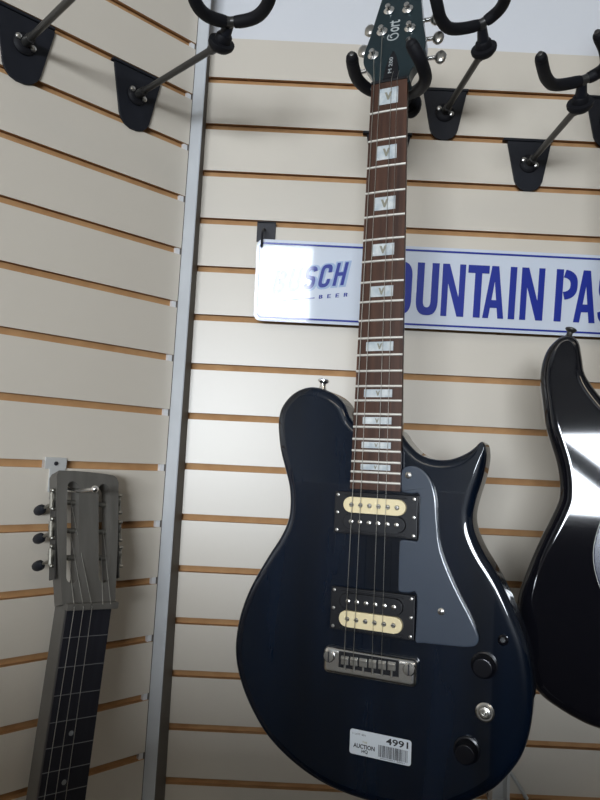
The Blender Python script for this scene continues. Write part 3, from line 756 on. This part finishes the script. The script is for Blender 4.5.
for v in (0.085, 0.025, -0.04):
    bm = bmesh.new()
    pts = [(u, v + y) for u, y in stad(0.036, 0.0088, 0.0086)]; add_prism(bm, pts, -0.007, -0.001, bevel=0.001)
    finish('pickup', bm, M['blackplastic'], K)
bm = bmesh.new(); add_box(bm, -0.037, 0.037, -0.098, -0.072, -0.008, 0.000, bevel=0.002)
finish('bridge', bm, M['chrome'], K)
for u, v in ((0.075, -0.055), (0.088, -0.090), (0.096, -0.122)):
    bm = bmesh.new(); add_lathe(bm, [(0, -0.0065), (0.011, -0.0065), (0.010, 0.004), (0.0085, 0.006), (0, 0.006)], 24, Matrix.Translation((u, v, 0)))
    finish('control_knob', bm, M['blackplastic'], K)
bm = bmesh.new(); nv = 0.560
add_prism(bm, [(-0.028, 0.090), (0.028, 0.090), (0.0215, nv), (-0.0215, nv)], -0.026, -0.006, bevel=0.002)
finish('neck', bm, M['blackgloss'], K)
bm = bmesh.new(); add_prism(bm, [(-0.028, 0.098), (0.028, 0.098), (0.0215, nv), (-0.0215, nv)], -0.006, -0.0005)
KF = finish('fretboard', bm, M['rosewood'], K)
for k in range(1, 22):
    v = (nv + 0.085) * 2 ** (-k / 12) - 0.085; hw = 0.0215 + 0.0065 * (nv - v) / (nv - 0.098)
    bm = bmesh.new(); add_tube(bm, [(-hw, v, -0.0003), (hw, v, -0.0003)], 0.001, 6); finish('fret', bm, M['fret'], KF)
bm = bmesh.new()
hk = [(-21, 560), (-24, 575), (-34, 592), (-36, 612), (-24, 620), (-20, 650), (-14, 700), (-4, 735), (14, 742), (28, 728), (30, 708), (24, 694), (28, 670), (27, 620), (22, 575), (21, 560)]
add_slab(bm, [(p.x * MM, p.y * MM) for p in catmull([(x, y, 0) for x, y in hk], 3, True)], -0.010, -0.024, 0.002, 0.002, 0.002, 0.002, seg=3)
KH = finish('headstock', bm, M['blackgloss'], K, 40)
for k in range(6):
    bm = bmesh.new(); u = -0.012 + 0.004 * k * 0.6; v = 0.612 + 0.0205 * k
    add_lathe(bm, [(0, -0.0105), (0.0048, -0.0105), (0.004, -0.008), (0.003, -0.007), (0.003, 0.002), (0, 0.003)], 14, Matrix.Translation((u, v, 0)))
    add_tube(bm, [(u, v, -0.026), (u - 0.026, v, -0.026)], 0.0025, 8)
    bmesh.ops.create_uvsphere(bm, u_segments=12, v_segments=8, radius=0.008, matrix=Matrix.Translation((u - 0.030, v, -0.026)) @ Matrix.Diagonal((0.8, 1, 0.55, 1)))
    finish('tuner', bm, M['chrome'], K)
for k in range(6):
    bm = bmesh.new(); ub = (-26 + 10.4 * k) * MM; un = (-17.5 + 7 * k) * MM
    add_tube(bm, [(ub, -0.085, 0.001), (un, nv, 0.0012), (-0.012 + 0.0024 * k, 0.612 + 0.0205 * k, -0.002)], 0.0004, 6); finish('string', bm, M['string'], K)
bm = bmesh.new()
add_lathe(bm, [(0, -0.004), (0.0052, -0.004), (0.0050, 0.0015), (0.0036, 0.004), (0.0036, 0.0075), (0.0068, 0.0105), (0.0068, 0.0122), (0.0048, 0.0135), (0, 0.0135)], 20, zto((0.30, 1, 0), (-0.1115, 0.2165, -0.030)))
finish('strap_button', bm, M['rod'], K)

# holding the black guitar; most of it lies beyond the frame
u, v = wallspot(608, 97, False)
KM = K.matrix_world.copy()
def kp(a, b, c): return KM @ Vector((a, b, c))
hanger('black guitar hanger cut off by the right edge of photo', RIGHT, u, G_R[0], kp(0.004, 0.552, -0.058),
       [kp(-0.046, 0.592, 0.045), kp(-0.048, 0.581, 0.022), kp(-0.047, 0.575, 0.0), kp(-0.040, 0.572, -0.026), kp(-0.020, 0.571, -0.040), kp(0, 0.571, -0.042), kp(0.020, 0.571, -0.040), kp(0.040, 0.572, -0.026), kp(0.047, 0.575, 0.0), kp(0.048, 0.581, 0.022), kp(0.046, 0.592, 0.045)], kp(0, 0.566, -0.047))

# ------------------------------------------------------------------ grey slot-head guitar at the lower left
EU = Vector((0.72954303, 0.67916525, -0.08063212)).normalized(); EN = Vector((0.68134857, -0.73195886, -0.00059427)).normalized()
EV = EN.cross(EU).normalized()
E0 = Vector((-0.0726593, -0.1831297, ZO - 0.7788896)) + EU * 0.003
E = empty('slot_head_guitar', frame(E0, EU, EV, EN), 'grey guitar with slotted headstock and black fretboard hanging on the left wall', 'guitar')
EL = 0.640
bm = bmesh.new()
add_box(bm, -0.0295, 0.0295, -0.36, 0.004, -0.034, -0.0045, bevel=0.002)
finish('neck', bm, M['greywood'], E)
bm = bmesh.new(); add_prism(bm, [(-0.0305, -0.385), (0.0305, -0.385), (0.0288, -0.0015), (-0.0288, -0.0015)], -0.0045, 0.0)
EF = finish('fretboard', bm, M['ebony'], E)
for k in range(1, 15):
    v = EL * 2 ** (-k / 12) - EL; hw = 0.0288 - 0.0017 * v / 0.385
    if v < -0.38: break
    bm = bmesh.new(); add_tube(bm, [(-hw, v, 0.0), (hw, v, 0.0)], 0.0005, 6); finish('fret', bm, M['oldfret'], EF)
for v in (-0.1475, -0.2025, -0.253):
    bm = bmesh.new(); add_lathe(bm, [(0, -0.0003), (0.0030, -0.0003), (0.0030, 0.0003), (0, 0.0003)], 16, Matrix.Translation((-0.001, v, 0))); finish('inlay_dot', bm, M['olddot'], EF)
bm = bmesh.new(); add_box(bm, -0.0325, 0.0345, -0.0035, 0.0045, -0.008, 0.0072, bevel=0.0012)
finish('nut', bm, M['greywood'], E)
TA = math.radians(18)
TM = Matrix(((1, 0, 0, 0), (0, math.cos(TA), math.sin(TA), 0.003), (0, -math.sin(TA), math.cos(TA), -0.001), (0, 0, 0, 1)))
# head plate: outline with two long slots cut through
def capsule(uc, v0, v1, r, n=8):
    return [(uc + r * math.cos(math.pi * k / n), v1 - r + r * math.sin(math.pi * k / n)) for k in range(n + 1)] + [(uc - r * math.cos(math.pi * k / n), v0 + r - r * math.sin(math.pi * k / n)) for k in range(n + 1)]
ho = [(-34.5, 0), (-36, 18), (-38, 40), (-41.5, 80), (-43.5, 130), (-44.5, 158), (-41.5, 163.5), (-20, 165), (0, 165.2), (20, 165), (34, 164), (39, 161), (41.5, 155), (41, 130), (39.5, 80), (37, 40), (35.5, 18), (34.5, 0)]
ho = [((x - 1) * MM, y * MM) for x, y in ho]
sl = [capsule(-0.0235, 0.024, 0.151, 0.0076), capsule(0.0190, 0.024, 0.151, 0.0076)]
bm = bmesh.new()
ed = []; loops = []
for z in (0.0, -0.021):
    for lp in [ho] + sl:
        vs = [bm.verts.new((*p, z)) for p in lp]; loops.append(vs)
        for i in range(len(vs)): ed.append(bm.edges.new((vs[i], vs[(i + 1) % len(vs)])))
half = len(ed) // 2
bmesh.ops.triangle_fill(bm, edges=ed[:half], use_beauty=True); bmesh.ops.triangle_fill(bm, edges=ed[half:], use_beauty=True)
for a, b in zip(loops[:3], loops[3:]):
    for i in range(len(a)): bm.faces.new((a[i], a[(i + 1) % len(a)], b[(i + 1) % len(a)], b[i]))
EH = finish('headstock', bm, M['greywood'], E, 30); EH.matrix_local = TM
for s in (-1, 1):
    uc = -0.0235 if s < 0 else 0.0190
    ue = -0.0435 if s < 0 else 0.0405
    bm = bmesh.new()
    add_box(bm, ue - 0.0012, ue + 0.0012, 0.030, 0.150, -0.018, -0.003, bevel=0.0005)
    finish('tuner_plate', bm, M['rod'], EH)
    for v in (0.0565, 0.0900, 0.1260):
        bm = bmesh.new()
        add_tube(bm, [(ue, v, -0.0115), (uc - s * 0.0075, v, -0.0115)], 0.0034, 12)
        add_tube(bm, [(ue + s * 0.004, v - 0.010, -0.008), (ue + s * 0.004, v + 0.010, -0.008)], 0.0030, 10)
        add_lathe(bm, [(0, 0), (0.0068, 0), (0.0068, 0.003), (0.003, 0.0035), (0.003, 0.005), (0, 0.005)], 18, zto((s, 0, 0), (ue + s * 0.001, v + 0.004, -0.009)))
        for dv in (-0.011, 0.0125):
            add_lathe(bm, [(0, 0), (0.0024, 0), (0.0024, 0.004), (0.001, 0.005), (0, 0.005)], 10, zto((s, 0, 0.3), (ue + s * 0.002, v + dv, -0.005)))
        add_tube(bm, [(ue + s * 0.004, v - 0.004, -0.008), (ue + s * 0.005, v - 0.005, -0.028)], 0.0020, 8)
        t = finish('tuner', bm, M['oldnickel'], EH)
        bm = bmesh.new()
        add_lathe(bm, [(0, 0), (0.0035, 0.0005), (0.006, 0.004), (0.0066, 0.009), (0.0062, 0.015), (0.0045, 0.0195), (0, 0.021)], 16, zto((s * 0.15, -0.08, -1), (ue + s * 0.005, v - 0.005, -0.026)), squash=(1.0, 0.75))
        finish('tuner_button', bm, M['black'], EH)
for k, un, ub in ((0, -24, -28), (1, -12.5, -14), (2, -1.5, 0), (3, 12, 14), (4, 22.5, 28)):
    if k == 3: pts = [(un * MM, 0.003, 0.0080), tuple(TM @ Vector((0.0195, 0.0565, -0.0085)))]
    elif k == 4: pts = [(un * MM, 0.003, 0.0080), tuple(TM @ Vector((0.022, 0.0900, -0.0085)))]
    else:
        q = {0: (-0.0245, 0.0565), 1: (-0.0235, 0.0900), 2: (-0.0225, 0.1260)}[k]
        pts = [(ub * MM * 1.05, -0.42, 0.010), (un * MM, 0.0, 0.0078), tuple(TM @ Vector((q[0], q[1], -0.0080)))]
    bm = bmesh.new(); add_tube(bm, pts, 0.00042, 6); finish('string', bm, M['string'], E)
gb = [(0, -345), (-60, -347), (-105, -370), (-118, -415), (-108, -460), (-95, -500), (-108, -550), (-150, -610), (-160, -670), (-130, -730), (-60, -760), (0, -765), (60, -760), (130, -730), (160, -670), (150, -610), (108, -550), (95, -500), (108, -460), (118, -415), (105, -370), (60, -347)]
bm = bmesh.new(); add_slab(bm, [(p.x * MM, p.y * MM) for p in catmull([(x, y, 0) for x, y in gb], 4, True)], -0.006, -0.078, 0.004, 0.004, 0.004, 0.004)
finish('body', bm, M['greywood'], E, 50)
# the hook it hangs on: plate in the groove, rod through the left slot
Q = empty('wall_hook', LEFT @ Matrix.Translation((-0.1895, G_L[14], 0)), 'small zinc hook in the left wall groove, holding up the grey guitar', 'hook')
bm = bmesh.new()
add_box(bm, -0.0145, 0.0145, -0.006, 0.009, -0.0085, 0.0022, bevel=0.0008); add_box(bm, -0.0080, 0.0135, -0.036, -0.004, 0.0004, 0.0026, bevel=0.0008)
finish('backplate', bm, M['zinc'], Q)
bm = bmesh.new(); add_lathe(bm, [(0, 0), (0.0028, 0), (0.0026, 0.0012), (0, 0.0018)], 12, Matrix.Translation((0, 0.001, 0.0021))); finish('screw', bm, M['ink'], Q)
bm = bmesh.new(); add_tube(bm, [(0.008, -0.0320, 0.002), (0.008, -0.0300, 0.06), (0.008, -0.0255, 0.099)], 0.0026, 12)
bmesh.ops.create_uvsphere(bm, u_segments=14, v_segments=10, radius=0.0046, matrix=Matrix.Translation((0.008, -0.0250, 0.101)))
finish('hook_rod', bm, M['chrome'], Q)

# ------------------------------------------------------------------ small shelf bracket low on the right wall
B = empty('shelf_bracket', RIGHT @ Matrix.Translation((0.487, G_R[14], 0)), 'grey metal bracket in a groove below the blue guitar, with diagonal brace', 'bracket')
bm = bmesh.new(); add_box(bm, -0.0125, 0.0125, -0.001, 0.054, 0.0004, 0.0028, bevel=0.0005); add_box(bm, -0.0125, -0.0100, 0.0, 0.054, 0.0004, 0.022, bevel=0.0004); add_box(bm, 0.0085, 0.0125, 0.0, 0.054, 0.0004, 0.022, bevel=0.0004); add_box(bm, -0.0125, 0.0125, -0.0035, 0.0005, -0.0085, 0.0028)
finish('channel', bm, M['zinc'], B)
bm = bmesh.new(); add_tube(bm, [(0.0125, 0.045, 0.012), (0.043, 0.0015, 0.005), (0.043, 0.0, -0.004)], 0.0026, 10); finish('brace', bm, M['zinc'], B)
